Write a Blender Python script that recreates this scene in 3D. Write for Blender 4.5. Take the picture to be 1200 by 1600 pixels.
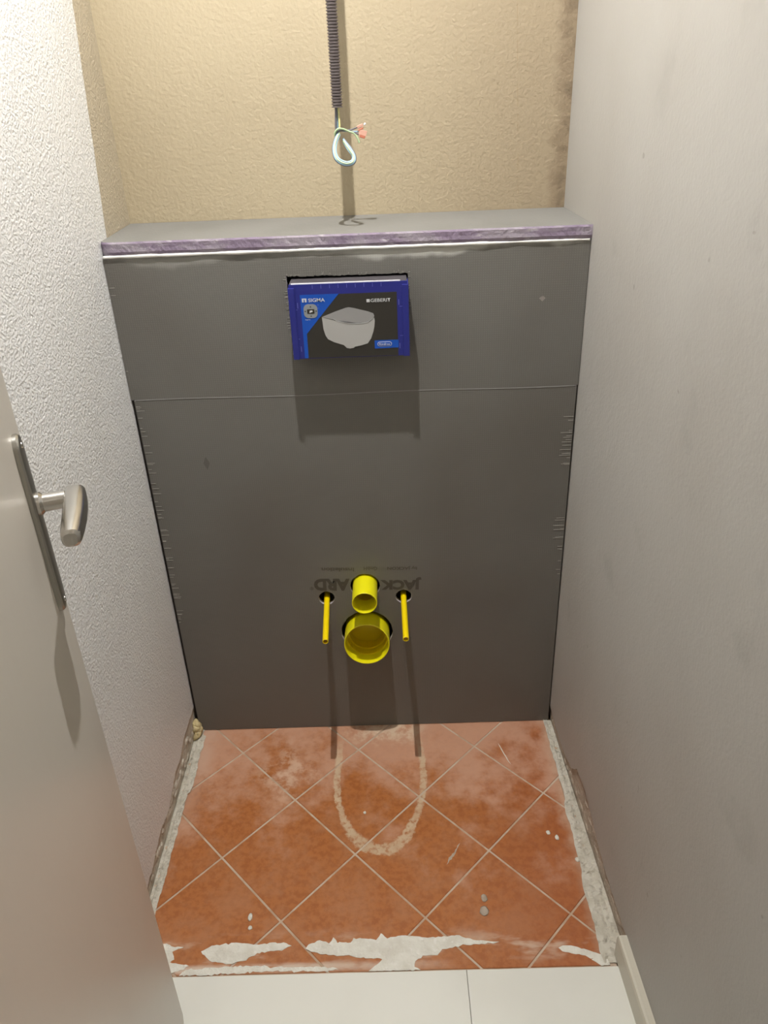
import bpy, bmesh, math, random
from mathutils import Vector, Matrix, noise
random.seed(7)
C = bpy.context.scene.collection
sc = bpy.context.scene
for o in list(bpy.data.objects): bpy.data.objects.remove(o)

# ------------------------------------------------------------ camera
cd = bpy.data.cameras.new('camera'); cam = bpy.data.objects.new('camera', cd); C.objects.link(cam)
cd.sensor_fit = 'VERTICAL'; cd.sensor_height = 36; cd.lens = 27.656; cd.clip_start = .01
R_ = Vector((.9994, -.0041, -.0354)); U_ = Vector((.0330, .4842, .8744)); F_ = Vector((-.0136, .8750, -.4840))
m = Matrix((R_, U_, -F_)).transposed().to_4x4(); m.translation = Vector((.0697, -1.4595, 1.4149))
cam.matrix_world = m; sc.camera = cam
# ------------------------------------------------------------ world and exposure
w = bpy.data.worlds.new('world'); sc.world = w; w.use_nodes = True
w.node_tree.nodes['Background'].inputs[0].default_value = (.9, .93, 1, 1)
w.node_tree.nodes['Background'].inputs[1].default_value = .05
sc.view_settings.view_transform = 'Standard'; sc.view_settings.look = 'None'
sc.view_settings.gamma = 1; sc.view_settings.use_curve_mapping = False
sc.view_settings.exposure = 0.0
BULB = Vector((-.03, -.375, 2.36)); BULB_POWER = 30000.0
HALL_FILL = Vector((.75, -2.1, 2.55)); HALL_FILL_POWER = 19.0

# ------------------------------------------------------------ node helpers
def lin(c):
    return tuple(((v/255)/12.92 if v/255 <= .04045 else ((v/255+.055)/1.055)**2.4) for v in c) + (1,)

class X:
    """tiny expression builder on Math nodes"""
    def __init__(s, nt, sock): s.nt = nt; s.s = sock
    def _op(s, op, *a):
        n = s.nt.nodes.new('ShaderNodeMath'); n.operation = op
        for i, v in enumerate((s,)+a):
            if isinstance(v, X): s.nt.links.new(v.s, n.inputs[i])
            else: n.inputs[i].default_value = v
        return X(s.nt, n.outputs[0])
    def __add__(s, o): return s._op('ADD', o)
    def __radd__(s, o): return s._op('ADD', o)
    def __sub__(s, o): return s._op('SUBTRACT', o)
    def __rsub__(s, o): return (s*-1)+o
    def __mul__(s, o): return s._op('MULTIPLY', o)
    def __rmul__(s, o): return s._op('MULTIPLY', o)
    def __truediv__(s, o): return s._op('DIVIDE', o)
    def abs(s): return s._op('ABSOLUTE')
    def sqrt(s): return s._op('SQRT')
    def sin(s): return s._op('SINE')
    def gt(s, o): return s._op('GREATER_THAN', o)
    def lt(s, o): return s._op('LESS_THAN', o)
    def min(s, o): return s._op('MINIMUM', o)
    def max(s, o): return s._op('MAXIMUM', o)
    def step(s, a, b):      # smooth 0..1 from a to b
        n = s.nt.nodes.new('ShaderNodeMapRange'); n.interpolation_type = 'SMOOTHSTEP'
        s.nt.links.new(s.s, n.inputs[0])
        if a < b:
            n.inputs[1].default_value = a; n.inputs[2].default_value = b
            n.inputs[3].default_value = 0; n.inputs[4].default_value = 1
        else:
            n.inputs[1].default_value = b; n.inputs[2].default_value = a
            n.inputs[3].default_value = 1; n.inputs[4].default_value = 0
        return X(s.nt, n.outputs[0])

class Mat:
    def __init__(s, name, col=(200,200,200), rough=.6, metal=0, spec=.5):
        s.m = bpy.data.materials.new(name); s.m.use_nodes = True; s.nt = s.m.node_tree
        s.b = s.nt.nodes['Principled BSDF']
        s.b.inputs['Base Color'].default_value = lin(col); s.b.inputs['Roughness'].default_value = rough
        s.b.inputs['Metallic'].default_value = metal; s.b.inputs['Specular IOR Level'].default_value = spec
        s.geo = None; s.last = None
    def pos(s):
        if not s.geo: s.geo = s.nt.nodes.new('ShaderNodeNewGeometry'); s.sep = s.nt.nodes.new('ShaderNodeSeparateXYZ'); s.nt.links.new(s.geo.outputs['Position'], s.sep.inputs[0])
        return [X(s.nt, s.sep.outputs[i]) for i in range(3)]
    def noise(s, scale, detail=4, rough=.5, sx=1, sy=1, sz=1, dist=0):
        s.pos(); n = s.nt.nodes.new('ShaderNodeTexNoise'); v = s.nt.nodes.new('ShaderNodeVectorMath'); v.operation = 'MULTIPLY'
        v.inputs[1].default_value = (sx, sy, sz); s.nt.links.new(s.geo.outputs['Position'], v.inputs[0]); s.nt.links.new(v.outputs[0], n.inputs['Vector'])
        n.inputs['Scale'].default_value = scale; n.inputs['Detail'].default_value = detail; n.inputs['Roughness'].default_value = rough; n.inputs['Distortion'].default_value = dist
        return X(s.nt, n.outputs['Fac'])
    def voro(s, scale):
        s.pos(); n = s.nt.nodes.new('ShaderNodeTexVoronoi'); s.nt.links.new(s.geo.outputs['Position'], n.inputs['Vector']); n.inputs['Scale'].default_value = scale
        return X(s.nt, n.outputs['Distance'])
    def col(s, c0): s.last = lin(c0); return s
    def mix(s, fac, c):
        n = s.nt.nodes.new('ShaderNodeMix'); n.data_type = 'RGBA'
        if isinstance(fac, X): s.nt.links.new(fac.s, n.inputs[0])
        else: n.inputs[0].default_value = fac
        if isinstance(s.last, tuple): n.inputs[6].default_value = s.last
        else: s.nt.links.new(s.last, n.inputs[6])
        n.inputs[7].default_value = lin(c); s.last = n.outputs[2]
        s.nt.links.new(s.last, s.b.inputs['Base Color']); return s
    def bump(s, h, dist=.002, strength=1):
        n = s.nt.nodes.new('ShaderNodeBump'); s.nt.links.new(h.s, n.inputs['Height']); n.inputs['Distance'].default_value = dist; n.inputs['Strength'].default_value = strength
        s.nt.links.new(n.outputs[0], s.b.inputs['Normal']); return s
    def rough(s, x): s.nt.links.new(x.s, s.b.inputs['Roughness']); return s

def emis(name, col, strength):
    M = Mat(name, col); M.b.inputs['Emission Color'].default_value = lin(col); M.b.inputs['Emission Strength'].default_value = strength
    return M.m

# ------------------------------------------------------------ materials
def wall_left_mat():
    M = Mat('rough white wall paint', (232,230,224), .42)
    x, y, z = M.pos()
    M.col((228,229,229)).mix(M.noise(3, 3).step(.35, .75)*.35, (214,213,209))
    edge = y - (z-1.174)*.173 - .048 + (M.noise(30, 3)-.5)*.006
    M.mix(edge.step(-.001, .001)*z.gt(1.12), (182,171,150))
    h = M.noise(215, 2, .5)*.9 + M.noise(110, 2)*.5
    M.bump(h, .0034, .70); return M.m
def wall_right_mat():
    M = Mat('grey white wall paint', (190,185,176), .6)
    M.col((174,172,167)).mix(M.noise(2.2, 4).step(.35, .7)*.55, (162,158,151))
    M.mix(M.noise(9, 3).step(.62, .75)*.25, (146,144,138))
    M.mix(M.noise(38, 1).step(.78, .81)*.4, (125,118,108))
    M.bump(M.noise(170, 3)*.5+M.noise(40, 2)*.5, .002, .55); return M.m
def wall_back_mat():
    M = Mat('beige wall paint', (205,186,148), .55)
    x, y, z = M.pos()
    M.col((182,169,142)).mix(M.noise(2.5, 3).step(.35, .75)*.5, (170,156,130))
    M.mix(x.step(-.05, .42)*.6, (148,131,108))  # shading painted into the wall colour, darker toward the right
    n = M.noise(28, 5, .6)
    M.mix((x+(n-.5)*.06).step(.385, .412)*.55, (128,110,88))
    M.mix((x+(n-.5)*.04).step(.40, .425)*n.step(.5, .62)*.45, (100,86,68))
    M.mix((x-.33+(z-1.3)*.05).abs().lt(.0006)*n.step(.48, .55)*.5, (150,128,95))
    for lx in (.05, .135, .215):
        M.mix((x-lx+(z-1.3)*.03+(n-.5)*.004).abs().lt(.0006)*n.step(.46, .56)*.35, (150,134,105))
    M.bump(M.noise(170, 2)*.7+M.noise(80, 3)*.3+(n*x.step(.385, .41))*1.3, .0028, .65); return M.m
def mortar_mat(name, a, b, c):
    M = Mat(name, a, .9)
    M.col(a).mix(M.noise(30, 5).step(.4, .65)*.8, b).mix(M.noise(90, 4).step(.55, .7)*.7, c)
    M.bump(M.noise(120, 5)+M.noise(40, 4), .004, .9); return M.m
def board_mat():
    M = Mat('grey tile backer board', (112,108,100), .62)
    x, y, z = M.pos()
    M.col((112,111,106)).mix(M.noise(3.5, 4).step(.35, .7)*.5, (103,100,94))
    M.mix(M.noise(1.6, 2, .5).step(.45, .65)*.35, (96,90,82))
    k = 2*math.pi/.0042
    grid = ((x*k).sin()*.5+.5)*((z*k).sin()*.5+.5)
    M.mix(grid.step(.55, .95)*M.noise(5, 2).step(.35, .65)*.35, (150,148,142))
    # filler wiped along the top joint: a thin smear with its own outline
    n = M.noise(26, 4, .55, sz=2.2)
    w = M.noise(7.5, 3, .6, sz=0).step(.38, .70)
    patch = (x-.11).abs().step(.12, .05)*.013 + (x+.31).abs().step(.12, .06)*.012 + (x+.03).abs().step(.12, .06)*.006
    d = (1.147-z) - (w*.010+patch) + (n-.5)*.012
    M.mix(d.step(.006, -.006)*(z-1.0).gt(0)*(x.step(-.12, .08)*.50+.25), (196,196,190))
    M.mix(((x-.355).abs()+(z-1.047).abs()).lt(.006)*n.step(.4, .5)*.8, (150,145,138))
    M.mix((((x+.312)*1.8).abs()+(z-.735).abs()*.8).lt(.012)*.5, (78,74,70))
    M.bump(grid*.35+M.noise(120, 3)*.5, .0012, .45); return M.m
def top_mat():
    M = Mat('light grey cement coat', (150,148,142), .75)
    M.col((122,121,117)).mix(M.noise(5, 4).step(.4, .7)*.5, (108,107,102)).bump(M.noise(150, 3), .001, .6)
    return M.m
def foam_mat(name, a, b, c):
    M = Mat(name, a, .85)
    M.col(a).mix(M.noise(40, 5, .6, sx=.35).step(.4, .62)*.9, b).mix(M.noise(110, 3, .5, sx=.3).step(.6, .75)*.6, c)
    M.bump(M.noise(200, 3), .002, .8); return M.m
def dust(M, strength=1):
    """cement haze, the dried sealant ring left by the old bowl, scattered dabs"""
    x, y, z = M.pos()
    n1 = M.noise(6, 5, .6); n2 = M.noise(28, 5, .65)
    M.mix((n1+(y+.30)*.75+(n2-.5)*.25).step(.47, .72)*.62*strength, (206,164,140))
    back = ((y+.045+(n2-.5)*.05).step(-.03, .02))*((x-.03).abs().step(.12, .05))
    M.mix(back*n2.step(.38, .62)*.7, (222,204,178))
    side = (((x+.20).abs()+(y+.15).abs()*.8).step(.11, .03)*n2.step(.42, .60))
    M.mix(side*.55, (216,188,164))
    left = (x*-1-.30+(n2-.5)*.05).step(.06, .12)*(y+.4).step(0, .25)
    M.mix(left*.5, (206,176,156))
    # ring
    wob = (M.noise(9, 3)-.5)*.10
    dx = (x-.0160)/.1000
    yf = (y+.150)/.211; yb = (y+.150)/.330
    front = y.lt(-.150)
    dy = yf*front + yb*(1-front)
    d = ((dx*dx+dy*dy).sqrt()-1+wob).abs()
    brk = M.noise(16, 4, .6)
    soft = (brk*.14+.02+(M.noise(90, 4, .7)-.5)*.12)
    ring = (soft-d).step(0, .04)*(y+(n2-.5)*.1).step(-.02, -.12)
    M.mix(ring*(n2*.9+.22).min(.78)*M.noise(80, 3, .6).step(.25, .55), (206,188,158))
    st = M.noise(22, 4, .6, sx=.35)
    M.mix((y+.575).abs().step(.05, .0)*st.step(.50, .64)*.55, (214,196,176))
    M.mix((y+.606).abs().step(.012, .002)*st.step(.40, .55)*(x-.05).step(.2, -.2)*.7, (214,200,184))
    # haze near the right-hand scar and pale scratches
    M.mix((x+(n2-.5)*.03).step(.400, .428)*.45, (196,172,148))
    return n1, n2
def tile_mat():
    M = Mat('terracotta tile glaze', (178,104,62), .42, spec=.4)
    M.col((172,106,56)).mix(M.noise(75, 4, .65).step(.42, .60)*.55, (146,82,38)).mix(M.noise(12, 5, .7).step(.4, .65)*.55, (176,122,84))
    x, y, z = M.pos()
    M.mix((x-.12).step(0, .3)*.35, (152,80,50))
    n1, n2 = dust(M)
    M.rough(n1*.3+.30)
    M.bump(M.noise(70, 3)*.5+n2*.3, .001, .35); return M.m
def grout_mat():
    M = Mat('pale cement grout', (198,176,152), .9)
    M.col((196,178,158)).mix(M.noise(25, 4).step(.4, .65)*.6, (172,140,112)).bump(M.noise(200, 3), .001, .7); return M.m
def yellow_mat(name, c):
    M = Mat(name, c, .32); M.b.inputs['Subsurface Weight'].default_value = .0
    return M.m
MT = dict(
 wl=wall_left_mat(), wr=wall_right_mat(), wb=wall_back_mat(),
 scar=mortar_mat('bare plaster where the plinth was', (198,190,176), (178,168,152), (216,210,198)),
 scar_r=mortar_mat('bare plaster right', (182,168,152), (162,148,132), (196,188,174)),
 mortar=mortar_mat('grey white mortar bed', (206,201,188), (188,182,166), (158,151,136)),
 board=board_mat(), top=top_mat(),
 core=foam_mat('purple foam core', (134,120,140), (158,150,160), (196,190,194)),
 cut=foam_mat('cut foam rim', (178,172,176), (205,200,205), (150,146,150)),
 tile=tile_mat(), grout=grout_mat(),
 yel=yellow_mat('yellow plastic', (236,228,20)), yel2=yellow_mat('golden yellow plastic', (242,214,4)),
 yin=yellow_mat('yellow plastic inside', (226,204,10)),
 bead=Mat('white joint sealant', (236,236,232), .4).m,
 blue=Mat('dark blue plastic', (38,44,128), .4).m,
 boxgrey=Mat('grey cardboard edge', (66,62,66), .8).m,
 white=Mat('white card edge', (240,240,248), .5).m,
 pr_dark=Mat('printed charcoal', (52,50,46), .35).m,
 pr_blue=Mat('printed blue', (20,82,184), .35).m,
 pr_white=Mat('printed white', (205,208,210), .4).m,
 pr_lid=Mat('printed light grey', (150,150,150), .4).m,
 pr_body=Mat('printed pale grey', (174,174,172), .4).m,
 pr_mid=Mat('printed mid grey', (140,146,150), .4).m,
 pr_tick=Mat('printed pale blue', (104,110,190), .4).m,
 ink=Mat('faint dark ink', (80,76,69), .7).m,
 ink2=Mat('very faint dark ink', (92,88,80), .7).m,
 black=Mat('painted gap shade', (48,43,42), .9).m,
 conduit=Mat('dark grey corrugated plastic', (98,90,90), .38).m,
 wg=Mat('green yellow wire sheath', (178,202,160), .35).m,
 wy=Mat('yellow wire sheath', (218,212,150), .35).m,
 wb2=Mat('blue wire sheath', (150,184,206), .35).m,
 wk=Mat('grey wire sheath', (104,104,112), .4).m,
 copper=Mat('copper connector', (196,120,96), .4).m, clear=Mat('pale connector shell', (216,168,150), .3).m,
 chrome=Mat('brushed nickel', (196,194,190), .24, 1).m, chrome2=Mat('dull nickel', (168,166,160), .34, 1).m,
 fil=mortar_mat('white filler', (226,224,214), (212,208,196), (235,233,226)),
 foam=mortar_mat('yellowish expanding foam', (208,192,146), (182,164,120), (222,214,190)),
 plinth=Mat('off white plinth tile', (196,191,176), .4).m,
 cable=Mat('white cable', (225,225,220), .4).m,
)
def floor_white():
    M = Mat('cream porcelain floor tile', (226,220,204), .35)
    M.col((226,226,218)).mix(M.noise(4, 4).step(.4, .7)*.5, (214,213,204)); return M.m
MT['cream'] = floor_white()
def door_mat():
    M = Mat('cream satin door paint', (206,198,184), .33)
    M.col((200,195,186)).mix(M.noise(2.4, 3).step(.35, .7)*.45, (186,178,168))
    M.bump(M.noise(25, 3, .5, sz=.12)*.6+M.noise(6, 2)*.6, .0012, .5); return M.m
MT['door'] = door_mat()

# ------------------------------------------------------------ object helpers
def obj(name, bm, mat, parent=None, smooth=False, mats=None):
    me = bpy.data.meshes.new(name)
    bmesh.ops.recalc_face_normals(bm, faces=bm.faces)
    bm.to_mesh(me); bm.free()
    for mm in (mats or [mat]): me.materials.append(mm)
    if smooth:
        for f in me.polygons: f.use_smooth = True
        if smooth == 'auto':
            me.set_sharp_from_angle(angle=math.radians(35))
    o = bpy.data.objects.new(name, me); C.objects.link(o)
    if parent: o.parent = parent
    return o
def empty(name, loc=(0,0,0), rz=0):
    o = bpy.data.objects.new(name, None); C.objects.link(o); o.location = loc; o.rotation_euler = (0,0,rz); o.empty_display_size = .05
    return o
def tag(o, label=None, cat=None, group=None, kind=None):
    if label: o['label'] = label
    if cat: o['category'] = cat
    if group: o['group'] = group
    if kind: o['kind'] = kind
    return o
def part(name, bm, mat, root, **k):
    """geometry given in world coordinates, stored relative to the root"""
    L = Matrix.Translation(root.location) @ root.rotation_euler.to_matrix().to_4x4() if root else Matrix()
    if root and root.parent:
        P = root.parent; L = (Matrix.Translation(P.location) @ P.rotation_euler.to_matrix().to_4x4()) @ L
    bmesh.ops.transform(bm, matrix=L.inverted(), verts=bm.verts)
    return obj(name, bm, mat, root, **k)
def box(bm, x0, x1, y0, y1, z0, z1, bev=0):
    r = bmesh.ops.create_cube(bm, size=1)
    vs = r['verts']
    bmesh.ops.scale(bm, vec=(x1-x0, y1-y0, z1-z0), verts=vs)
    bmesh.ops.translate(bm, vec=((x0+x1)/2, (y0+y1)/2, (z0+z1)/2), verts=vs)
    if bev:
        es = list({e for v in vs for e in v.link_edges})
        bmesh.ops.bevel(bm, geom=es, offset=bev, segments=2, affect='EDGES', profile=.5)
    return bm
def prism(bm, pts, z0, z1, axis='z'):
    """pts 2D polygon extruded; axis z:(x,y) ; y:(x,z) ; x:(y,z)"""
    f = {'z': lambda a,b,c:(a,b,c), 'y': lambda a,b,c:(a,c,b), 'x': lambda a,b,c:(c,a,b)}[axis]
    A = [bm.verts.new(f(a,b,z0)) for a,b in pts]; B = [bm.verts.new(f(a,b,z1)) for a,b in pts]
    n = len(pts)
    bm.faces.new(A); bm.faces.new(B)
    for i in range(n): bm.faces.new((A[i], A[(i+1)%n], B[(i+1)%n], B[i]))
    return bm
def holed(outer, holes, depth, y0):
    """flat board in xz plane with real holes, front face at y0, running back by depth; cut rims get material 1"""
    cu = bpy.data.curves.new('tmp', 'CURVE'); cu.dimensions = '2D'; cu.fill_mode = 'BOTH'
    for loop in [outer]+holes:
        sp = cu.splines.new('POLY'); sp.points.add(len(loop)-1); sp.use_cyclic_u = True
        for i, (a, b) in enumerate(loop): sp.points[i].co = (a, b, 0, 1)
    cu.extrude = depth/2
    o = bpy.data.objects.new('tmp', cu); C.objects.link(o)
    bpy.context.view_layer.update()
    me = bpy.data.meshes.new_from_object(o.evaluated_get(bpy.context.evaluated_depsgraph_get()))
    bm = bmesh.new(); bm.from_mesh(me)
    bpy.data.objects.remove(o); bpy.data.curves.remove(cu); bpy.data.meshes.remove(me)
    bmesh.ops.remove_doubles(bm, verts=bm.verts, dist=1e-5)
    for v in bm.verts:
        x, y, z = v.co; v.co = (x, y0+depth/2-z, y)
    bm.normal_update()
    for f in bm.faces: f.material_index = 1 if abs(f.normal.y) < .5 else 0
    return bm
def circ(cx, cz, r, n=48, jag=0):
    return [(cx+(r+random.uniform(-jag,jag))*math.cos(2*math.pi*i/n), cz+(r+random.uniform(-jag,jag))*math.sin(2*math.pi*i/n)) for i in range(n)]
def tube(bm, pts, rad, n=12, caps=True):
    pts = [Vector(p) for p in pts]; rads = rad if isinstance(rad, (list,tuple)) else [rad]*len(pts)
    rings = []; T0 = (pts[1]-pts[0]).normalized()
    N = T0.orthogonal().normalized()
    for i, p in enumerate(pts):
        T = (pts[min(i+1,len(pts)-1)]-pts[max(i-1,0)]).normalized()
        N = (N-T*N.dot(T)).normalized(); B = T.cross(N)
        rings.append([bm.verts.new(p+rads[i]*(math.cos(2*math.pi*k/n)*N+math.sin(2*math.pi*k/n)*B)) for k in range(n)])
    for a, b in zip(rings, rings[1:]):
        for k in range(n): bm.faces.new((a[k], a[(k+1)%n], b[(k+1)%n], b[k]))
    if caps: bm.faces.new(rings[0]); bm.faces.new(rings[-1])
    return bm
def lathe(bm, prof, origin, axis, n=48, close=True):
    """prof: list (dist along axis, radius), closed profile revolved about axis"""
    ax = Vector(axis).normalized(); N = ax.orthogonal().normalized(); B = ax.cross(N); o = Vector(origin)
    rings = [[bm.verts.new(o+ax*d+r*(math.cos(2*math.pi*k/n)*N+math.sin(2*math.pi*k/n)*B)) for k in range(n)] for d, r in prof]
    m_ = len(rings)
    for i in range(m_ if close else m_-1):
        a, b = rings[i], rings[(i+1)%m_]
        for k in range(n): bm.faces.new((a[k], a[(k+1)%n], b[(k+1)%n], b[k]))
    return bm
def catmull(P, k=8):
    P = [Vector(p) for p in P]; out = []
    Q = [2*P[0]-P[1]]+P+[2*P[-1]-P[-2]]
    for i in range(1, len(Q)-2):
        a, b, c, d = Q[i-1:i+3]
        for j in range(k):
            t = j/k; out.append(.5*((2*b)+(c-a)*t+(2*a-5*b+4*c-d)*t*t+(3*b-a-3*c+d)*t**3))
    out.append(P[-1]); return out
def text_bm(body, size, bold=0, sx=1):
    cu = bpy.data.curves.new('tmp', 'FONT'); cu.body = body; cu.size = size; cu.offset = bold; cu.extrude = 0; cu.resolution_u = 3
    o = bpy.data.objects.new('tmp', cu); C.objects.link(o); bpy.context.view_layer.update()
    me = bpy.data.meshes.new_from_object(o.evaluated_get(bpy.context.evaluated_depsgraph_get()))
    bm = bmesh.new(); bm.from_mesh(me)
    bpy.data.objects.remove(o); bpy.data.curves.remove(cu); bpy.data.meshes.remove(me)
    return bm
def fit_text(body, x0, x1, z0, z1, y, bold=0, rot=0):
    """lay text out in the xz plane facing -y, filling the rectangle"""
    bm = text_bm(body, 1, bold)
    xs = [v.co.x for v in bm.verts]; ys = [v.co.y for v in bm.verts]
    a, b, c, d = min(xs), max(xs), min(ys), max(ys)
    cx, cz = (x0+x1)/2, (z0+z1)/2
    for v in bm.verts:
        u = (v.co.x-a)/(b-a)-.5; t = (v.co.y-c)/(d-c)-.5
        px, pz = u*(x1-x0), t*(z1-z0)
        if rot:
            px, pz = px*math.cos(rot)-pz*math.sin(rot), px*math.sin(rot)+pz*math.cos(rot)
        v.co = (cx+px, y, cz+pz)
    return bm
def join_bm(dst, src):
    me = bpy.data.meshes.new('t'); src.to_mesh(me); src.free(); dst.from_mesh(me); bpy.data.meshes.remove(me)

# ------------------------------------------------------------ the room
XL = lambda y: -.441 - .012*(y-0) if y > 0 else -.441
XR = lambda y: .4363 - .0395*y                      # the right wall runs slightly out of square
YB = .21; ZC = 2.60; YE = -1.28
def wall_prism(name, pts, z0, z1, mat, kind=True):
    bm = bmesh.new(); prism(bm, pts, z0, z1); o = obj(name, bm, mat)
    if kind: o['kind'] = 'structure'
    return o
wl = wall_prism('wall_left', [(-.444,YE-.1), (-.444,0), (-.4465,YB), (-.56,YB), (-.56,YE-.1)], -.03, ZC, MT['scar'])
o5 = .005
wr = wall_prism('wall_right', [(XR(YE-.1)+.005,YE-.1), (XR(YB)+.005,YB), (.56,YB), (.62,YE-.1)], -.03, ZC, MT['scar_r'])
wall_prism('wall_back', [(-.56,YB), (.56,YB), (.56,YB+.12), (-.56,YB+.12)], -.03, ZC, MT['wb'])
# plaster skins with a broken lower edge where the plinth came off
def skin(name, ctr, xf, thick, side, mat, parent):
    """ctr: list of (y, z) along the broken lower edge, from back to front"""
    pts = []
    for (y0, z0), (y1, z1) in zip(ctr, ctr[1:]):
        n = max(1, int(abs(y1-y0)/.006))
        for i in range(n):
            t = i/n; y = y0+(y1-y0)*t
            j = .0035*noise.noise((y*90, side*3, 0))+.004*noise.noise((y*30, side*9, 5))
            pts.append((y, max(.0, z0+(z1-z0)*t+(j if z0 > .004 else 0))))
    pts.append(ctr[-1])
    bm = bmesh.new()
    top = [(y, ZC) for y, z in pts]
    A0 = [bm.verts.new((xf(y), y, z)) for y, z in pts]; A1 = [bm.verts.new((xf(y), y, z)) for y, z in top]
    B0 = [bm.verts.new((xf(y)+side*thick, y, max(0, z-.0015))) for y, z in pts]; B1 = [bm.verts.new((xf(y)+side*thick, y, z)) for y, z in top]
    for i in range(len(pts)-1):
        bm.faces.new((A0[i], A0[i+1], A1[i+1], A1[i])); bm.faces.new((B0[i+1], B0[i], B1[i], B1[i+1]))
        bm.faces.new((A0[i+1], A0[i], B0[i], B0[i+1]))
    for i in (0, len(pts)-1):
        bm.faces.new((A0[i], A1[i], B1[i], B0[i]))
    return part(name, bm, mat, parent)
skin('plaster', [(YB,.0),(.03,.07),(-.01,.074),(-.09,.078),(-.115,.074),(-.15,.062),(-.20,.066),(-.28,.040),(-.33,.052),(-.415,.040),(-.50,.030),(-.58,.012),(-.62,0),(YE,0)], XL, .0045, -1, MT['wl'], wl)
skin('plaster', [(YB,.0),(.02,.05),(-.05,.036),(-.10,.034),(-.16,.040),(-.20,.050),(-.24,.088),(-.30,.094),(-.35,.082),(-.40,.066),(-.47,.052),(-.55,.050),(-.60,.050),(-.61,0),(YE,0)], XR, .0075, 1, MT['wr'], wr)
# lumps of torn plaster clinging to the bare strips
def scab(xf, side, y, z, sy, sz, t, mat, parent):
    bm = bmesh.new(); bmesh.ops.create_icosphere(bm, subdivisions=2, radius=1)
    for v in bm.verts:
        n = 1+.35*noise.noise(v.co*1.7+Vector((y*50, z*40, 0)))
        v.co = Vector((xf(y)-side*0+v.co.x*t*n, y+v.co.y*sy*n, z+v.co.z*sz*n))
    return part('plaster_lump', bm, mat, parent)
for i in range(26):
    y = -.02-.42*i/26+random.uniform(-.006, .006)
    scab(lambda yy: -.444, -1, y, random.uniform(.008, .05), random.uniform(.006,.018), random.uniform(.004,.012), .0032, MT['scar'], wl)
for i in range(24):
    y = -.02-.56*i/24+random.uniform(-.006, .006)
    scab(lambda yy: XR(yy)+.006, 1, y, random.uniform(.006, .04 if y > -.2 else .06), random.uniform(.008,.022), random.uniform(.003,.009), .003, MT['scar_r'], wr)

# ceiling, hall beyond the doorway
wall_prism('ceiling', [(-1.3,-3.1), (1.9,-3.1), (1.9,YB+.12), (-1.3,YB+.12)], ZC, ZC+.1, Mat('white ceiling paint', (228,226,220), .8).m)
HW = Mat('hall wall paint', (222,214,200), .7).m
HP = (-.130, YE)        # hinge side of the doorway
wall_prism('wall_entrance_left', [(-1.2,YE-.1), (-.150,YE-.1), (-.150,YE), (-1.2,YE)], 0, ZC, HW)
wall_prism('wall_entrance_right', [(.490,YE-.1), (1.8,YE-.1), (1.8,YE), (.490,YE)], 0, ZC, HW)
wall_prism('wall_entrance_lintel', [(-.150,YE-.1), (.490,YE-.1), (.490,YE), (-.150,YE)], 2.06, ZC, HW)
wall_prism('wall_hall_left', [(-1.3,-3.0), (-1.2,-3.0), (-1.2,YE), (-1.3,YE)], 0, ZC, HW)
wall_prism('wall_hall_right', [(1.8,-3.0), (1.9,-3.0), (1.9,YE), (1.8,YE)], 0, ZC, HW)
wall_prism('wall_hall_back', [(-1.3,-3.1), (1.9,-3.1), (1.9,-3.0), (-1.3,-3.0)], 0, ZC, HW)

# ------------------------------------------------------------ floor
TH = -.618
fl = wall_prism('floor', [(-1.3,-3.1), (1.9,-3.1), (1.9,YB+.1), (-1.3,YB+.1)], -.06, -.0095, MT['grout'])
bm = bmesh.new(); prism(bm, [(-.443,TH+.0005), (.443,TH+.0005), (.437,YB-.002), (-.4435,YB-.002)], -.0094, -.0014)
part('grout_bed', bm, MT['grout'], fl)
def clip(poly, a, b, c):          # keep a*x+b*y <= c
    out = []
    for i in range(len(poly)):
        p, q = poly[i], poly[(i+1)%len(poly)]
        dp, dq = a*p[0]+b*p[1]-c, a*q[0]+b*q[1]-c
        if dp <= 0: out.append(p)
        if dp*dq < 0:
            t = dp/(dp-dq); out.append((p[0]+(q[0]-p[0])*t, p[1]+(q[1]-p[1])*t))
    return out
def area(P): return abs(sum(P[i][0]*P[(i+1)%len(P)][1]-P[(i+1)%len(P)][0]*P[i][1] for i in range(len(P)))/2)
def inset(P, d):
    cx = sum(p[0] for p in P)/len(P); cy = sum(p[1] for p in P)/len(P); out = []
    n = len(P)
    for i in range(n):
        a, b, c = Vector(P[i-1]), Vector(P[i]), Vector(P[(i+1)%n])
        u = (b-a).normalized(); v = (c-b).normalized()
        n1 = Vector((-u.y, u.x)); n2 = Vector((-v.y, v.x))
        if n1.dot(Vector((cx,cy))-b) < 0: n1 = -n1
        if n2.dot(Vector((cx,cy))-b) < 0: n2 = -n2
        s = (n1+n2); s = s/max(.35, (1+n1.dot(n2)))
        out.append(tuple(b+s*d))
    return out
HX, HY, X0, Y0 = .1393, .1455, -.1755, -.2240; g = .0021*1.41
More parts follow.
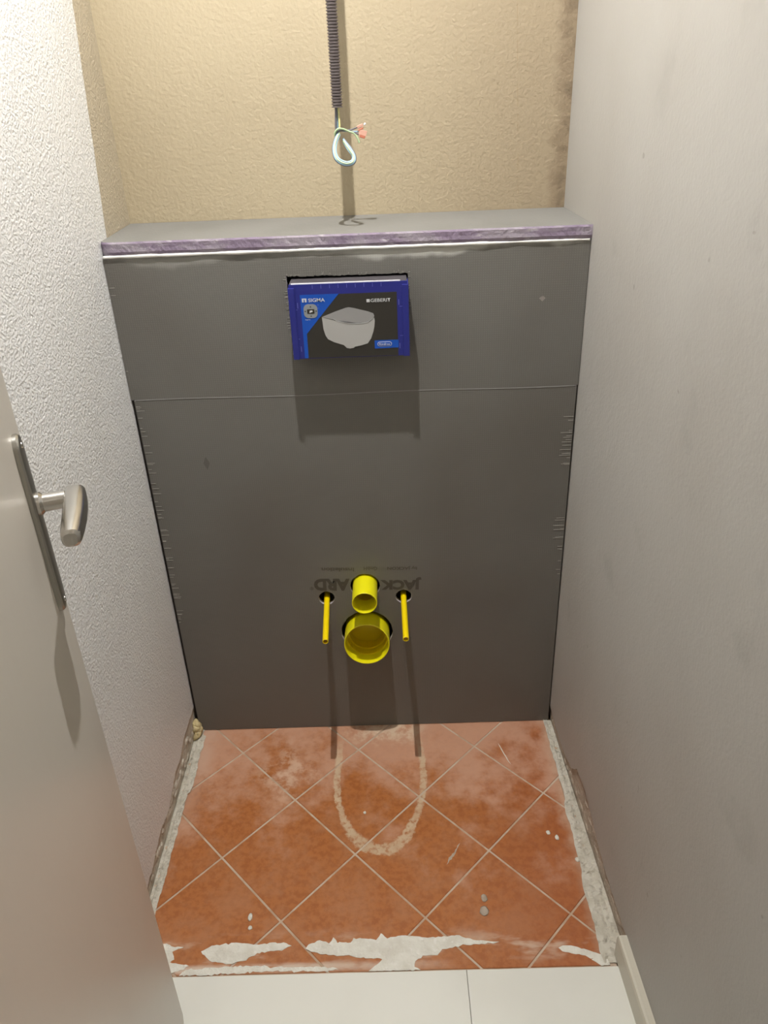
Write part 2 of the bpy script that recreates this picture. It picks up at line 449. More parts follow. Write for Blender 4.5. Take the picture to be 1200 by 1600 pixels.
for i in range(-6, 8):
    for j in range(-5, 6):
        if (i+j) % 2 == 0: continue
        cx, cy = X0+HX*i, Y0+HY*j
        P = [(cx-HX+g,cy), (cx,cy-HY+g), (cx+HX-g,cy), (cx,cy+HY-g)]
        for h in ((-1,0,.4255), (0,-1,-(TH+.002)), (0,1,.16)): P = clip(P, *h) if P else P
        if P: P = clip(P, 1, 0, .4262)
        if len(P) < 3 or area(P) < 6e-5: continue
        dz = random.uniform(-.0003, .0003)
        bm = bmesh.new(); Q = inset(P, .0011)
        a = [bm.verts.new((x,y,-.009)) for x,y in P]; b = [bm.verts.new((x,y,-.0008+dz)) for x,y in P]; c = [bm.verts.new((x,y,dz)) for x,y in Q]
        n = len(P)
        bm.faces.new(a); bm.faces.new(c)
        for k in range(n):
            bm.faces.new((a[k],a[(k+1)%n],b[(k+1)%n],b[k])); bm.faces.new((b[k],b[(k+1)%n],c[(k+1)%n],c[k]))
        part('terracotta_tile', bm, MT['tile'], fl)
# cream tiles beyond the old doorway line
for (x0, x1, y0, y1) in [(-.436,.1716,-1.2,TH-.001), (.1724,.4605,-1.2,TH-.001)]:
    bm = bmesh.new(); box(bm, x0, x1, y0, y1, -.009, .0016, .0006); part('cream_tile', bm, MT['cream'], fl)
for a in range(5):
    for b in range(3):
        bm = bmesh.new(); x0 = -1.198+a*.6; y0 = -3.0+b*.6
        box(bm, x0+.001, min(x0+.599, 1.798), y0+.001, y0+.599, -.009, .0016, .0006); part('cream_tile', bm, MT['cream'], fl)
# rough mortar strips between tiles and walls
def strip(x0f, x1f, y0, y1, hf, mat, name='mortar_strip'):
    bm = bmesh.new(); ny = int((y1-y0)/.0035); nx = 7; V = []
    for i in range(ny+1):
        y = y0+(y1-y0)*i/ny; row = []
        for k in range(nx+1):
            t = k/nx; x = x0f(y)+(x1f(y)-x0f(y))*t
            q = Vector((x*1.3, y, .3)); e = min(1, 4*t, 4*(1-t)+.35)
            h = hf(t)+e*(.0038*noise.noise(q*60)+.0026*noise.noise(q*190))
            row.append(bm.verts.new((x, y, max(h, -.006))))
        V.append(row)
    for i in range(ny):
        for k in range(nx): bm.faces.new((V[i][k], V[i][k+1], V[i+1][k+1], V[i+1][k]))
    return part(name, bm, mat, fl)
wv = lambda y, s: .0055*noise.noise((y*16, s, 0))+.0025*noise.noise((y*60, s, 3))
def lefttile(y): return -.4225+wv(y, 1)+(.006 if -.2 < y < -.02 else 0)
def righttile(y): return .4215+wv(y, 7)-.003*math.sin(y*9)
strip(lambda y: -.4435, lambda y: lefttile(y), -.612, .0, lambda t: .0022 if t > .4 else -.0002, MT['mortar'])
strip(lambda y: righttile(y), lambda y: XR(y)+.004, -.612, .0, lambda t: .0024 if t < .55 else .0005, MT['mortar'])

# filler smears along the threshold
def smear(pts, h=.0007, jag=.0030, mat='fil'):
    P = []
    n = len(pts)
    for i in range(n):
        a, b = Vector(pts[i]), Vector(pts[(i+1)%n]); k = max(1, int((b-a).length/.005))
        for j in range(k):
            q = a+(b-a)*j/k
            P.append((q.x+jag*.8*noise.noise((q.x*140, q.y*140, 1)), q.y+jag*noise.noise((q.x*180, q.y*180, 9))))
    bm = bmesh.new(); v = [bm.verts.new((x,y,.0002)) for x,y in P]; f = bm.faces.new(v)
    r = bmesh.ops.extrude_face_region(bm, geom=[f]); tv = [e for e in r['geom'] if isinstance(e, bmesh.types.BMVert)]
    bmesh.ops.translate(bm, vec=(0,0,h), verts=tv)
    bmesh.ops.triangulate(bm, faces=bm.faces)
    return part('filler_smear', bm, MT[mat], fl)
smear([(-.318,-.572),(-.300,-.561),(-.254,-.556),(-.217,-.561),(-.165,-.558),(-.150,-.565),(-.168,-.573),(-.178,-.573),(-.213,-.578),(-.232,-.590),(-.262,-.597),(-.298,-.590)])
smear([(-.123,-.572),(-.118,-.563),(-.097,-.556),(-.079,-.562),(-.072,-.551),(-.064,-.560),(-.039,-.562),(-.034,-.553),(.010,-.557),(.018,-.545),(.030,-.555),(.055,-.550),(.105,-.556),(.160,-.553),(.190,-.562),(.238,-.568),(.205,-.571),(.170,-.572),(.130,-.580),(.122,-.590),(.095,-.590),(.080,-.600),(.078,-.610),(.090,-.6165),(-.005,-.6165),(.010,-.605),(.020,-.594),(-.010,-.592),(-.030,-.590),(-.047,-.585),(-.075,-.586),(-.095,-.582)])
smear([(-.395,-.556),(-.385,-.553),(-.376,-.561),(-.352,-.562),(-.372,-.570),(-.365,-.584),(-.372,-.592),(-.335,-.597),(-.345,-.604),(-.378,-.616),(-.400,-.612)])
smear([(-.340,-.605),(-.240,-.601),(-.140,-.606),(-.090,-.606),(-.060,-.611),(-.080,-.614),(-.200,-.6125),(-.300,-.616),(-.350,-.6155)], h=.0005, jag=.004)
smear([(.345,-.581),(.354,-.577),(.368,-.578),(.386,-.584),(.420,-.596),(.430,-.607),(.425,-.616),(.408,-.606),(.385,-.596),(.362,-.592),(.350,-.588)], h=.0006)
smear([(.40,-.605),(.425,-.598),(.432,-.6165),(.415,-.6165)], h=.0008)
smear([(.3,-.07),(.304,-.09),(.315,-.125),(.322,-.14),(.317,-.125),(.306,-.088)], h=.0004, jag=.001)
smear([(.178,-.356),(.184,-.350),(.166,-.385),(.152,-.40),(.158,-.385),(.170,-.372)], h=.0003, jag=.004, mat='scar_r')
# small hard drops of filler on the tiles
drops = [(.389,-.343,.0045,.0065,'tiny white filler drop on terracotta tile, middle one near right wall'),
 (.373,-.330,.0045,.006,'tiny white filler drop on terracotta tile, farthest one near right wall'),
 (.4195,-.397,.0045,.006,'tiny white filler drop at tile edge beside right mortar strip'),
 (.220,-.478,.0065,.009,'pale filler dab on terracotta tile, upper of the pair right of centre'),
 (.217,-.505,.0085,.0105,'larger pale filler dab on terracotta tile, lower of the pair right of centre'),
 (-.018,-.265,.0035,.004,'tiny white filler drop inside the dried ring on the floor'),
 (-.236,-.505,.0045,.008,'small pale filler crumb on front left terracotta tile, upper of two'),
 (-.233,-.527,.004,.005,'small pale filler crumb on front left terracotta tile, lower of two')]
for i, (x, y, rx, ry, lab) in enumerate(drops):
    bm = bmesh.new(); bmesh.ops.create_icosphere(bm, subdivisions=2, radius=1)
    for v in bm.verts:
        n = 1+.3*noise.noise(v.co*1.5+Vector((i*7,0,0))); v.co = Vector((v.co.x*rx*n, v.co.y*ry*n, max(0, v.co.z)*.0018*n))
    o = obj('filler_drop', bm, MT['scar_r'] if lab.startswith(('pale', 'larger')) else MT['fil'], smooth=True); o.location = (x, y, .0003); tag(o, lab, 'filler drop', 'filler drops on the tiles')

# white plinth along the right wall, starting where the old one was knocked off
bm = bmesh.new()
y0, y1 = -.596, YE
a = lambda y, off, z: (XR(y)-off, y, z)
prof = [(.0165,.0018), (.0165,.050), (.0145,.0545), (.011,.056), (-.002,.056), (-.002,.0018)]
V = [[bm.verts.new(a(y, o_, z)) for o_, z in prof] for y in (y0, y1)]
for k in range(len(prof)): bm.faces.new((V[0][k], V[0][(k+1)%6], V[1][(k+1)%6], V[1][k]))
bm.faces.new(V[0]); bm.faces.new(V[1])
o = obj('baseboard_right', bm, MT['plinth']); o['kind'] = 'structure'

# ------------------------------------------------------------ boxed-in cistern wall
H = 1.147; T = .027; ZS = None
bx = empty('cistern_boxing', (0,0,0))
tag(bx, 'tall grey backer board boxing for a wall hung toilet, filling the back of the room', 'cistern boxing')
seam = lambda x: .8755+.0012*math.sin(x*14)       # height of the joint between upper and lower board
def jagged(p, q, step=.0035, amp=.0011):
    p, q = Vector(p), Vector(q); n = int((q-p).length/step); N = Vector((-(q-p).y, (q-p).x)).normalized(); out = []
    for i in range(n): out.append(tuple(p+(q-p)*i/n+N*random.uniform(-amp, amp)))
    return out
hole = []
cc = [(-.1140,1.1030), (.1085,1.1012), (.1085,.957), (-.1140,.957)]
for i in range(4): hole += jagged(cc[i], cc[(i+1)%4], amp=.0014 if i == 0 else .0009)
xs = [-.4405+.8755*i/40 for i in range(41)]
outer = [(-.4400,H), (.4350,H)]+[(x, seam(x)+.0008) for x in reversed([max(-.44,min(.435,v)) for v in xs])]
bm = holed(outer, [hole], .0125, 0)
part('upper_board', bm, None, bx, mats=[MT['board'], MT['cut']])
HD = [(-.002,.4195,.0330,.0007), (-.003,.2925,.0590,.0007), (-.0898,.3905,.0180,.0006), (.0835,.3885,.0180,.0006)]
xl, xr = -.4345, .4325
xs2 = [xl+(xr-xl)*i/40 for i in range(41)]
outer = [(x, seam(x)-.0005) for x in xs2]+[(xr+.001,.0015), (xl,.0015)]
bm = holed(outer, [circ(a_,b_,r_,40,j_) for a_,b_,r_,j_ in HD], .0125, 0)
part('lower_board', bm, None, bx, mats=[MT['board'], MT['cut']])
# thin pale filler line in the joint
bm = bmesh.new()
pr = []
for i in range(160):
    x = xl+.004+(xr-xl-.008)*i/159
    if -.2 < x < -.02 and random.random() < .3: pass
    t = .0006+.0006*abs(noise.noise((x*60,0,0)))
    pr.append((x, seam(x)-t, seam(x)+t))
for i in range(159):
    A = pr[i]; B = pr[i+1]
    f = [bm.verts.new((A[0],-.0006,A[1])), bm.verts.new((B[0],-.0006,B[1])), bm.verts.new((B[0],-.0006,B[2])), bm.verts.new((A[0],-.0006,A[2]))]
    b_ = [bm.verts.new((v.co.x,.001,v.co.z)) for v in f]
    bm.faces.new(f)
    for k in range(4): bm.faces.new((f[k], f[(k+1)%4], b_[(k+1)%4], b_[k]))
part('joint_filler', bm, Mat('grey joint filler', (142,141,139), .6).m, bx)
# dark strips standing in for the shade in the gaps beside the lower board
for x0, x1 in ((-.4405,-.4345), (.4312,.4352)):
    bm = bmesh.new(); box(bm, x0, x1, .006, .012, .0015, .874); part('gap_shade_strip', bm, MT['black'], bx)
# the two studs and back closing that keep the inside dark
for x0, x1 in ((-.436,-.396), (.386,.424)):
    bm = bmesh.new(); box(bm, x0, x1, .0130, .053, .001, H-.004); part('stud', bm, Mat('zinc stud', (120,120,120), .5, .8).m, bx)
# top board: cement coated face and rough purple foam edge
def xl_top(y): return -.4405-.012*max(y,0)
bm = bmesh.new()
nx = 150; V = []
for i in range(nx+1):
    t = i/nx; row = []
    xf = -.4405+(.4362+.4405)*t; xb = -.4430+(.4280+.4430)*t
    e = lambda s, k: .0011*noise.noise((xf*70, s, k))+.0008*noise.noise((xf*220, s, k))
    cr_ = .012*max(0, 1-(min(i, nx-i)/3))**2 if i < 3 else 0
    row.append(bm.verts.new((xb, YB-.001, H+T)))
    row.append(bm.verts.new((xf, -.001+e(0,0)+cr_, H+T+.0)))
    row.append(bm.verts.new((xf, -.0032+e(1,3)+cr_, H+T-.003)))
    row.append(bm.verts.new((xf, -.0030+e(2,5)+cr_, H+.016+e(9,1))))
    row.append(bm.verts.new((xf, -.0036+e(3,7)+cr_, H+.010)))
    row.append(bm.verts.new((xf, -.0010+e(4,9)+cr_, H+.0035)))
    row.append(bm.verts.new((xb, YB-.001, H+.0035)))
    V.append(row)
for i in range(nx):
    for k in range(7):
        f = bm.faces.new((V[i][k], V[i+1][k], V[i+1][(k+1)%7], V[i][(k+1)%7])); f.material_index = 0 if k == 0 else 1
bm.faces.new(V[0]); bm.faces.new(V[-1])
part('top_board', bm, None, bx, mats=[MT['top'], MT['core']])
# white sealant bead under the top board
bm = bmesh.new(); pts = []; rd = []
for i in range(200):
    x = -.438+.871*i/199
    pts.append((x, -.0008+.0006*noise.noise((x*30,2,0)), H+.0018+.0008*noise.noise((x*24,0,0))))
    rd.append(.0031+.0011*noise.noise((x*18,7,0))+.0006*noise.noise((x*70,3,0))-(.0008 if x > .25 else 0))
tube(bm, pts, rd, 8)
part('sealant_bead', bm, MT['bead'], bx, smooth=True)
# frayed glass mesh whiskers along the cut edges
bm = bmesh.new()
def whisk(x, z, dx, dz, t=.00035):
    box(bm, min(x,x+dx)-t*(dz!=0), max(x,x+dx)+t*(dz!=0), -.0007, .0001, min(z,z+dz)-t*(dx!=0), max(z,z+dz)+t*(dx!=0))
for i in range(65):
    z = random.uniform(.30, .865) if i < 62 else random.uniform(.9, 1.12); whisk((xl if z < .87 else -.44)+.001, z, random.uniform(.004, .017), 0)
for i in range(34):
    z = random.choice((random.uniform(.42,.60), random.uniform(.70,.82))); whisk(xr-.001, z, -random.uniform(.005, .024), 0)
for i in range(22):
    x = random.uniform(-.115, .107); whisk(x, 1.1030+random.uniform(-.001,.003), 0, random.uniform(.001,.0035))
for i in range(18):
    z = random.uniform(1.0, 1.105); whisk(-.114, z, -random.uniform(.002,.006), 0)
for i in range(10):
    z = random.uniform(1.04, 1.105); whisk(.1085, z, random.uniform(.001,.004), 0)
f_ = part('mesh_fray', bm, Mat('pale glass fibre', (160,158,150), .5).m, bx); f_['kind'] = 'stuff'
# upside-down print on the lower board
TR = math.pi-math.radians(1.9)
def board_text(body, xc, zc, wd, ht, mat, name, bold):
    part(name, fit_text(body, xc-wd/2, xc+wd/2, zc-ht/2, zc+ht/2, -.0004, bold, TR), mat, bx)
board_text('JACK', .0780, .4240, .092, .034, MT['ink'], 'lettering', .055)
board_text('ARD', -.0760, .4265, .080, .032, MT['ink'], 'lettering', .055)
board_text('®', -.1215, .4180, .008, .009, MT['ink'], 'lettering', .01)
board_text('by JACKON', .082, .4655, .066, .010, MT['ink2'], 'lettering', .04)
board_text('Insulation', -.060, .4665, .072, .010, MT['ink2'], 'lettering', .04)
board_text('GmbH', .012, .4665, .030, .010, MT['ink2'], 'lettering', .04)

# ------------------------------------------------------------ blue service box of the flush plate
sb = empty('flush_plate_box', (0,-.02,.96))
tag(sb, 'blue flush plate service box with printed toilet picture set in grey board cutout', 'service box')
xa, xb_, za, zb, yf = -.1055, .1050, .9615, 1.0975, -.041
bm = bmesh.new(); box(bm, xa, xb_, yf+.0012, .045, za, zb, .0008); part('box_body', bm, MT['boxgrey'], sb)
bm = bmesh.new(); box(bm, xa+.004, xb_-.012, yf, yf+.0016, zb-.0012, zb+.0018); part('card_edge', bm, MT['white'], sb)
bm = bmesh.new(); box(bm, xa-.0005, xb_+.0005, yf-.0003, yf+.0012, za-.0003, zb-.0002, .0003); part('front_card', bm, MT['blue'], sb)
for sx in (0, 1):
    x0 = xa-.0025 if sx == 0 else xb_-.009
    bm = bmesh.new(); box(bm, x0, x0+.0115, yf-.0032, yf+.06, za-.0010, zb-.006, .0008); part('side_flap', bm, MT['blue'], sb)
fc = [o for o in sb.children if o.name.startswith('front_card')][0]
def flat(name, pts, lvl, mat):
    bm = bmesh.new(); y = yf-.0003-.00025*lvl
    prism(bm, [(a_, b_+.002) for a_, b_ in pts], y, y+.0002, 'y'); bmesh.ops.triangulate(bm, faces=bm.faces)
    return part(name, bm, mat, fc)
flat('dark_print', [(-.087,1.0765),(.0862,1.0765),(.0863,.9600),(-.0870,.9605)], 1, MT['pr_dark'])
flat('blue_print', [(-.087,1.0768),(-.0178,1.0768),(-.0800,1.0062),(-.087,1.0062)], 2, MT['pr_blue'])
flat('blue_print', [(-.087,1.0062),(-.0800,1.0062),(-.0805,.9605),(-.0872,.9605)], 2, MT['pr_blue'])
flat('toilet_body_print', [(-.0505,1.0358),(-.0243,1.0281),(-.0023,1.0228),(.0199,1.0216),(.0357,1.0246),(.0444,1.0317),(.0450,1.026),(.0440,1.016),(.0418,1.0066),(.0370,.9935),(.0305,.9845),(.0156,.9804),(.0080,.9800),(.0045,.9770),(-.0027,.9760),(-.0085,.9772),(-.0136,.9828),(-.0313,.989),(-.0420,.9950),(-.0460,1.002),(-.0490,1.0136)], 3, MT['pr_body'])
flat('toilet_lid_print', [(-.0504,1.0362),(-.026,1.0452),(-.006,1.0515),(-.0006,1.0522),(.008,1.0505),(.0343,1.0432),(.0430,1.0395),(.0446,1.0350),(.0426,1.0306),(.0334,1.0252),(.0177,1.0226),(-.0023,1.0238),(-.0243,1.0291)], 4, MT['pr_lid'])
flat('toilet_lid_print', [(-.0300,1.0325),(-.0243,1.0289),(-.0023,1.0236),(.0177,1.0224),(.0334,1.0250),(.0440,1.0318),(.0334,1.0242),(.0177,1.0214),(-.0023,1.0226),(-.0243,1.0279)], 5, MT['pr_white'])
flat('badge_print', [(.0432,.9895),(.0872,.9895),(.0872,.9748),(.0432,.9742)], 3, MT['pr_blue'])
def rrect(x0, x1, z0, z1, r, n=6):
    out = []
    for cx, cz, a0 in ((x1-r,z1-r,0), (x0+r,z1-r,90), (x0+r,z0+r,180), (x1-r,z0+r,270)):
        for i in range(n+1):
            a = math.radians(a0+90*i/n); out.append((cx+r*math.cos(a), cz+r*math.sin(a)))
    return out
flat('badge_print', rrect(.0483,.0746,.9780,.9868,.0043), 4, MT['pr_white'])
flat('badge_print', rrect(.0493,.0736,.9790,.9858,.0033), 5, MT['pr_blue'])
flat('badge_print', rrect(-.0822,-.0574,1.0350,1.0602,.0085), 4, MT['pr_mid'])
flat('badge_print', rrect(-.0761,-.0630,1.0428,1.0511,.0008), 5, MT['pr_dark'])
flat('badge_print', [(-.072,1.0445),(-.066,1.0465),(-.067,1.0490),(-.0715,1.0485)], 6, MT['pr_white'])
for a_, b_ in ((-.0795,1.0475),(-.0598,1.0475),(-.0695,1.0555),(-.0695,1.0385)):
    flat('badge_print', rrect(a_-.0011,a_+.0011,b_-.0011,b_+.0011,.001,3), 5, MT['pr_dark'])
def lett(body, x0, x1, z0, z1, mat, lvl=5, bold=.012, rot=0):
    part('lettering', fit_text(body, x0, x1, z0+.002, z1+.002, yf-.0003-.00025*lvl, bold, rot), mat, fc)
flat('badge_print', [(-.0840,1.0638),(-.0758,1.0638),(-.0758,1.0705),(-.0840,1.0705)], 4, MT['pr_white'])
flat('badge_print', [(-.0808,1.0638),(-.0790,1.0638),(-.0790,1.0680),(-.0800,1.0690),(-.0808,1.0690)], 5, MT['pr_blue'])
lett('SIGMA', -.0726, -.0429, 1.0638, 1.0704, MT['pr_white'])
flat('badge_print', [(.0317,1.0600),(.0375,1.0600),(.0375,1.0655),(.0317,1.0655)], 4, MT['pr_white'])
lett('GEBERIT', .0390, .0748, 1.0600, 1.0660, MT['pr_white'])
lett('Rimfree', .0515, .0714, .9802, .9846, MT['pr_white'], 6, .01)
lett('Sigma', -.0808, -.0715, 1.0310, 1.0332, MT['pr_white'], 4, .01)
lett('18', -.0572, -.0548, 1.0565, 1.0600, MT['pr_tick'], 4, .0)
lett('cm', -.0572, -.0545, 1.0510, 1.0535, MT['pr_tick'], 4, .0)
for i in range(9):
    x = -.0640+.0153*i; flat('tick_print', [(x,zb-.0105),(x+.0008,zb-.0105),(x+.0008,zb-.004),(x,zb-.004)], 1, MT['pr_tick'])
for zz in (1.052, .9985):
    for x0 in (-.1010, .0905):
        bm = bmesh.new(); box(bm, x0, x0+.008, yf-.0005, yf-.0003, zz, zz+.0007); part('tick_print', bm, MT['pr_tick'], fc)
for zz in (1.060, .980):
    for x0 in (-.0925, .0895):
        bm = bmesh.new(); box(bm, x0-.0006, x0+.0006, yf-.0006, yf-.0003, zz-.005, zz+.005); part('tick_print', bm, MT['pr_tick'], fc)

# ------------------------------------------------------------ yellow pipes
def pipe(name, label, cat, cx, cz, r, e, mat, ri, tilt=0, prof_in=None, back=.09):
    root = empty(name, (cx, 0, cz)); tag(root, label, cat, 'yellow protective pipes in the grey board')
    ax = Vector((0, -math.cos(tilt), math.sin(tilt)))
    bm = bmesh.new(); lathe(bm, [(-back,r), (e-.001,r), (e,r-.0008), (e,ri+.0004), (e-.001,ri), (-back,ri)], (cx,0,cz), ax, 56)
    part('sleeve', bm, mat, root, smooth='auto')
    return root, ax
r1, ax = pipe('flush_pipe', 'upper yellow plastic flush pipe stub above the large drain opening', 'pipe', -.002, .4195, .0275, .066, MT['yel'], .0255)
bm = bmesh.new(); lathe(bm, [(-.05,.0254), (.02,.0254), (.02,.0235), (-.05,.0235)], (-.002,0,.4195), ax, 48); part('inner_ring', bm, MT['yin'], r1, smooth='auto')
bm = bmesh.new(); lathe(bm, [(-.052,.0255), (-.046,.0255), (-.046,.0001), (-.052,.0001)], (-.002,0,.4195), ax, 48); part('end_cap', bm, MT['yin'], r1, smooth='auto')
dz, dt = .2880, math.radians(7)
r2, ax = pipe('drain_pipe', 'large round yellow plastic drain socket, lowest of the openings', 'pipe', -.003, dz, .0515, .049, MT['yel'], .0492, dt, back=.040)
for d0, d1, ri in ((-.03,.014,.0460), (-.039,-.006,.0425)):
    bm = bmesh.new(); lathe(bm, [(d0,.0493), (d1,.0493), (d1,ri), (d0,ri)], (-.003,0,dz), ax, 56); part('inner_ring', bm, MT['yin'], r2, smooth='auto')
bm = bmesh.new(); lathe(bm, [(-.040,.0493), (-.034,.0493), (-.034,.0001), (-.040,.0001)], (-.003,0,dz), ax, 56); part('end_cap', bm, MT['yin'], r2, smooth='auto')
for (bx_, bz, tx, lab) in ((-.0898,.3850,-.0842,'thin yellow bolt sleeve sticking out left of the flush pipe'), (.0835,.3850,.0845,'thin yellow bolt sleeve sticking out right of the flush pipe')):
    root = empty('bolt_sleeve', (bx_,0,bz)); tag(root, lab, 'bolt sleeve', 'thin yellow bolt sleeves')
    d = Vector((tx-bx_, -.150, 0)); L = d.length
    bm = bmesh.new(); lathe(bm, [(-.09,.0066), (L-.0008,.0064), (L,.0058), (L,.0048), (L-.05,.0046), (-.09,.0046)], (bx_,0,bz), d, 24)
    part('sleeve', bm, MT['yel2'], root, smooth='auto')
    bm = bmesh.new(); lathe(bm, [(L-.012,.0047), (L-.006,.0047), (L-.006,.0001), (L-.012,.0001)], (bx_,0,bz), d, 20)
    part('threaded_rod', bm, Mat('rod end', (170,130,70), .5, .3).m, root, smooth='auto')

# ------------------------------------------------------------ conduit with wires
CX, CY = -.0073, .086
cn = empty('electrical_conduit', (CX, CY, 1.37))
tag(cn, 'dark corrugated conduit hanging from ceiling with looped wires above the boxing', 'conduit')
bm = bmesh.new(); pr = []; z = 1.3705
i = 0
while z < ZC-.001:
    z2 = z+.0013; pr += [(z,.0096), (z2+.0004,.0096), (z2+.0010,.0078), (z2+.0024,.0078)]; z += .0046
n = 20; rings = [[bm.verts.new((CX+r*math.cos(2*math.pi*k/n)-.0006*(zz-1.37), CY+r*math.sin(2*math.pi*k/n), zz)) for k in range(n)] for zz, r in [(1.3705,.0075)]+pr]
for a_, b_ in zip(rings, rings[1:]):
    for k in range(n): bm.faces.new((a_[k], a_[(k+1)%n], b_[(k+1)%n], b_[k]))
part('corrugated_tube', bm, MT['conduit'], cn, smooth='auto')
def wire(name, pts, r, mat):
    bm = bmesh.new(); tube(bm, catmull(pts, 7), r, 8); return part(name, bm, mat, cn, smooth=True)
def P3(x, z, dy=0): return (x, CY+dy, z)
wire('wire', [P3(-.0055,1.40), P3(-.0055,1.368), P3(-.0050,1.352), P3(-.0050,1.336,-.002)], .0016, MT['wy'])
wire('wire', [P3(-.0105,1.40), P3(-.0100,1.366), P3(-.0110,1.350), P3(-.0115,1.334), P3(-.0120,1.322,-.001)], .0021, MT['wk'])
wire('wire', [P3(-.0080,1.40,.002), P3(-.0085,1.366,.002), P3(-.0085,1.350,.002), P3(-.0085,1.332,.002)], .0016, MT['wb2'])
loop = [(-.006,1.330), (-.0125,1.318), (-.0150,1.304), (-.0110,1.292), (-.0010,1.2855), (.0090,1.2840), (.0170,1.2870), (.0180,1.2950), (.0110,1.3050), (.0010,1.3180)]
def off(d, dy, s=1):
    cx, cz = .003, 1.300; out = []
    for x, z_ in loop:
        v = Vector((x-cx, z_-cz)); v = v*(1+d/v.length); out.append((cx+v.x, CY+dy-max(0,1.330-(cz+v.y))*.9, cz+v.y))
    return out
wire('wire', off(.0000, -.0040), .0016, MT['wg'])
wire('wire', off(.0022, -.0014), .0016, MT['wb2'])
wire('wire', off(-.0022, -.0008), .0016, MT['wb2'])
wire('wire', off(.0036, .0014), .0016, MT['wk'])
# binding turn and the tails
wire('wire', [P3(-.0120,1.322,-.001), P3(-.0140,1.330,-.005), P3(-.0080,1.3370,-.0065), P3(.0010,1.3365,-.005), P3(.0110,1.3320,-.002), P3(.0200,1.3285), P3(.0260,1.3200), P3(.0285,1.3130)], .0017, MT['wg'])
wire('wire', [P3(-.0130,1.320,.002), P3(-.0135,1.328,-.003), P3(-.0070,1.3335,-.005), P3(.0020,1.3340,-.003), P3(.0130,1.3325), P3(.0290,1.3265)], .0014, MT['wk'])
wire('wire', [P3(.0000,1.3340,0), P3(.0140,1.3345,.001), P3(.0260,1.3380,.001)], .0012, MT['wk'])
wire('wire', [P3(.0000,1.3330,.002), P3(.0150,1.3320,.002), P3(.0280,1.3310,.002)], .0012, MT['wb2'])
def conn(x, z_, ang, mat, w_=.014, h_=.009):
    bm = bmesh.new(); box(bm, -w_/2, w_/2, -.004, .004, -h_/2, h_/2, .0008)
    bmesh.ops.transform(bm, matrix=Matrix.Translation((x, CY, z_)) @ Matrix.Rotation(-ang, 4, 'Y'), verts=bm.verts)
    part('wire_connector', bm, mat, cn)
conn(.0310,1.3400,math.radians(20),MT['clear'],.011,.005); conn(.0320,1.3350,math.radians(25),MT['copper'],.010,.003)
conn(.0355,1.3290,math.radians(-15),MT['clear']); conn(.0345,1.3235,math.radians(-20),MT['copper'],.010,.0055); conn(.0395,1.3430,math.radians(50),MT['white'],.004,.003)

# ------------------------------------------------------------ door with its handle
th = math.radians(-17.8)
dv = Vector((math.sin(th), math.cos(th), 0)); nv = Vector((math.cos(th), -math.sin(th), 0))
E = Vector((-.324, -.690, 0)); LW = .62
dr = empty('door_1', tuple(E-dv*LW)); dr['kind'] = 'structure'
def Dp(a_, m_, z_): return E-dv*a_+nv*m_+Vector((0,0,z_))     # a from the free edge, m out of the face
MD = Matrix((-dv, nv, Vector((0,0,1)))).transposed().to_4x4(); MD.translation = E
bm = bmesh.new(); box(bm, 0, LW, -.040, 0, .012, 2.03, .0015); bmesh.ops.transform(bm, matrix=MD, verts=bm.verts); part('leaf', bm, MT['door'], dr)
for z_ in (.25, 1.8):
    bm = bmesh.new(); tube(bm, [Dp(LW+.006,.002,z_-.045), Dp(LW+.006,.002,z_+.045)], .007, 12); part('hinge', bm, MT['chrome2'], dr, smooth='auto')
HB, HZ = .048, 1.037
zt, zb2 = 1.116, .9045
# backplate: long narrow plate with tapered rounded ends
bm = bmesh.new(); outl = []
for t in range(13):
    a = math.pi*t/12; outl.append((.0155*math.cos(a), zt-.0155+.0155*math.sin(a)))
for t in range(13):
    a = math.pi+math.pi*t/12; outl.append((.0155*math.cos(a), zb2+.0155+.0155*math.sin(a)))
lay = [(0,0), (.0040,0), (.0062,.0016), (.0068,.0042)]
V = []
for m_, ins in lay:
    V.append([bm.verts.new(Dp(HB+u*(1-ins/.0155), m_, (z_-1.01175)*(1-ins/.107)+1.01175)) for u, z_ in outl])
for A, B in zip(V, V[1:]):
    for k in range(len(outl)): bm.faces.new((A[k], A[(k+1)%len(outl)], B[(k+1)%len(outl)], B[k]))
bm.faces.new(V[0]); bm.faces.new(V[-1])
pl = part('handle_plate', bm, MT['chrome2'], dr, smooth='auto')
def sub(name, bm, mat, smooth='auto'):
    o = obj(name, bm, mat, pl, smooth=smooth)
    o.data.transform(Matrix.Translation(-dr.location)); return o
bm = bmesh.new(); lathe(bm, [(0,.0001), (0,.0125), (.003,.0125), (.006,.0098), (.028,.0092), (.0285,.0088), (.029,.0092), (.038,.0095), (.038,.0001)], Dp(HB,.0066,HZ), nv, 32, close=False)
sub('spindle_neck', bm, MT['chrome'])
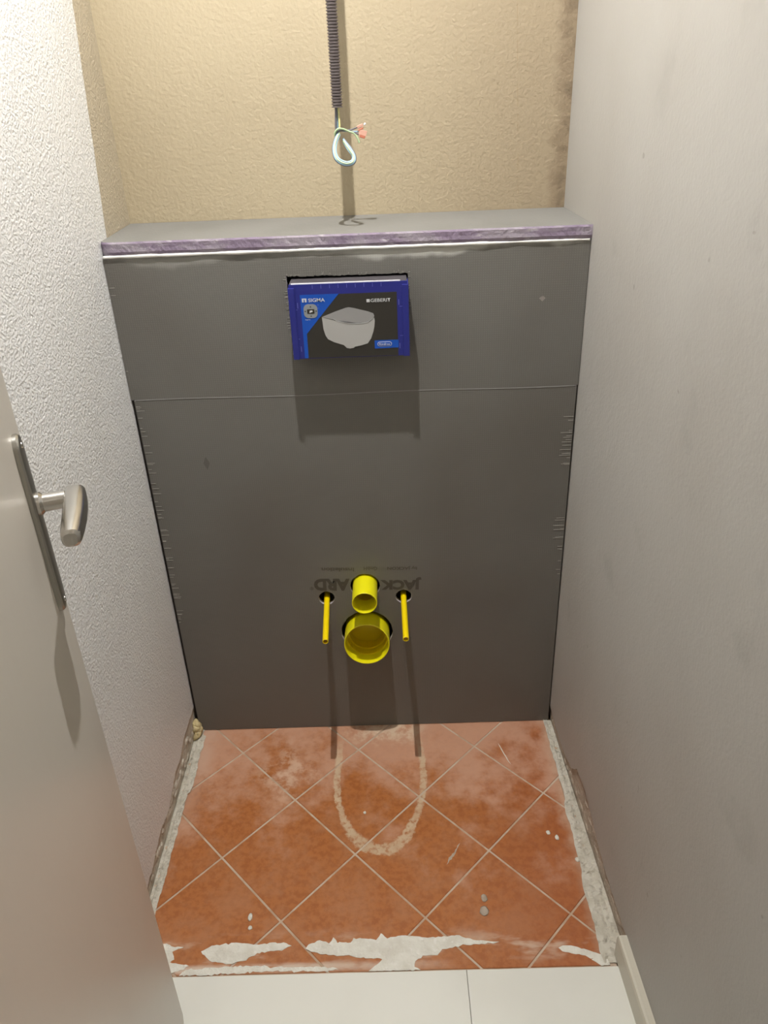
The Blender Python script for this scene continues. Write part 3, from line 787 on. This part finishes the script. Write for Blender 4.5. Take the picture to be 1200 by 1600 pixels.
# lever: flattened, tapering towards the door end, turned back toward the hinge
bm = bmesh.new(); secs = []
path = [(-.0115,.0435,.006,.0085), (-.0095,.0440,.0105,.0108), (.004,.0445,.0125,.0115), (.022,.0445,.0128,.0118), (.045,.0440,.0125,.0115), (.065,.0430,.0118,.0108), (.080,.0420,.0108,.0100), (.089,.0415,.0095,.0090), (.092,.0412,.0065,.0065)]
n = 20
for a_, m_, wz, wm in path:
    ring = []
    for k in range(n):
        c_, s_ = math.cos(2*math.pi*k/n), math.sin(2*math.pi*k/n)
        c_ = math.copysign(abs(c_)**.7, c_); s_ = math.copysign(abs(s_)**.7, s_)
        ring.append(bm.verts.new(Dp(HB+a_, m_+wm*c_, HZ+wz*s_)))
    secs.append(ring)
for A, B in zip(secs, secs[1:]):
    for k in range(n): bm.faces.new((A[k], A[(k+1)%n], B[(k+1)%n], B[k]))
bm.faces.new(secs[0]); bm.faces.new(secs[-1])
sub('lever', bm, MT['chrome'])
for z_ in (zt-.012, zb2+.012):
    bm = bmesh.new(); lathe(bm, [(0,.0001), (0,.0034), (.0012,.0030), (.0016,.0001)], Dp(HB,.0066,z_), nv, 14, close=False); sub('screw', bm, MT['chrome'])

# ------------------------------------------------------------ expanding foam lump at the boxing corner
bm = bmesh.new()
for (x, y, z_, r) in ((-.4345,-.010,.008,.012), (-.4365,-.012,.022,.0125), (-.4380,-.010,.036,.010), (-.4370,-.026,.012,.011), (-.4385,-.018,.028,.009)):
    b2 = bmesh.new(); bmesh.ops.create_icosphere(b2, subdivisions=3, radius=r)
    for v in b2.verts:
        q = v.co*1; v.co = Vector((x,y,z_))+q*(1+.8*noise.noise(q*90+Vector((z_*90,0,0)))); v.co.x = max(v.co.x, -.4435); v.co.y = min(v.co.y, -.0006); v.co.z = max(v.co.z, .0)
    join_bm(bm, b2)
o = obj('foam_lump', bm, MT['foam'], smooth=True); tag(o, 'yellowish lump of old foam at the lower left corner of the grey boxing', 'foam')

# ------------------------------------------------------------ lamps
bl = empty('ceiling_bulb', (BULB.x, BULB.y, ZC)); tag(bl, 'small bare bulb hanging on a short cable from the toilet ceiling', 'lamp')
bm = bmesh.new(); tube(bm, [(BULB.x,BULB.y,ZC), (BULB.x,BULB.y,BULB.z+.07)], .003, 8); part('cable', bm, MT['cable'], bl)
bm = bmesh.new(); lathe(bm, [(0,.0001),(0,.010),(.004,.016),(.045,.017),(.050,.013),(.050,.0001)], BULB+Vector((0,0,.020)), (0,0,1), 24, close=False); part('lamp_socket', bm, MT['cable'], bl, smooth='auto')
bm = bmesh.new(); lathe(bm, [(0,.0001), (0,.0095), (.004,.0095), (.004,.0001)], BULB, (0,0,1), 28, close=False)
part('led_disc', bm, emis('glowing bulb', (253,250,246), 1.0), bl)
bm = bmesh.new(); lathe(bm, [(-.002,.0105), (.005,.0105), (.022,.016), (.022,.019), (.004,.0135), (-.002,.0125)], BULB, (0,0,1), 28); part('reflector_rim', bm, MT['cable'], bl, smooth='auto')
bpy.data.materials['glowing bulb'].node_tree.nodes['Principled BSDF'].inputs['Emission Strength'].default_value = BULB_POWER
hl = empty('hall_fill_lamp', (HALL_FILL.x, HALL_FILL.y, ZC)); tag(hl, 'round white fill lamp added on the unseen hall ceiling', 'lamp')  # unseen lamp added as soft fill through the doorway
bm = bmesh.new(); lathe(bm, [(0,.0001),(0,.17),(.03,.17),(.035,.165),(.035,.0001)], (HALL_FILL.x,HALL_FILL.y,ZC), (0,0,-1), 32, close=False); part('fill_lamp_housing', bm, MT['cable'], hl)
bm = bmesh.new(); lathe(bm, [(.0355,.0001),(.0355,.155),(.045,.14),(.05,.0001)], (HALL_FILL.x,HALL_FILL.y,ZC), (0,0,-1), 32, close=False)
part('diffuser', bm, emis('glowing hall fill diffuser', (255,246,232), HALL_FILL_POWER), hl)
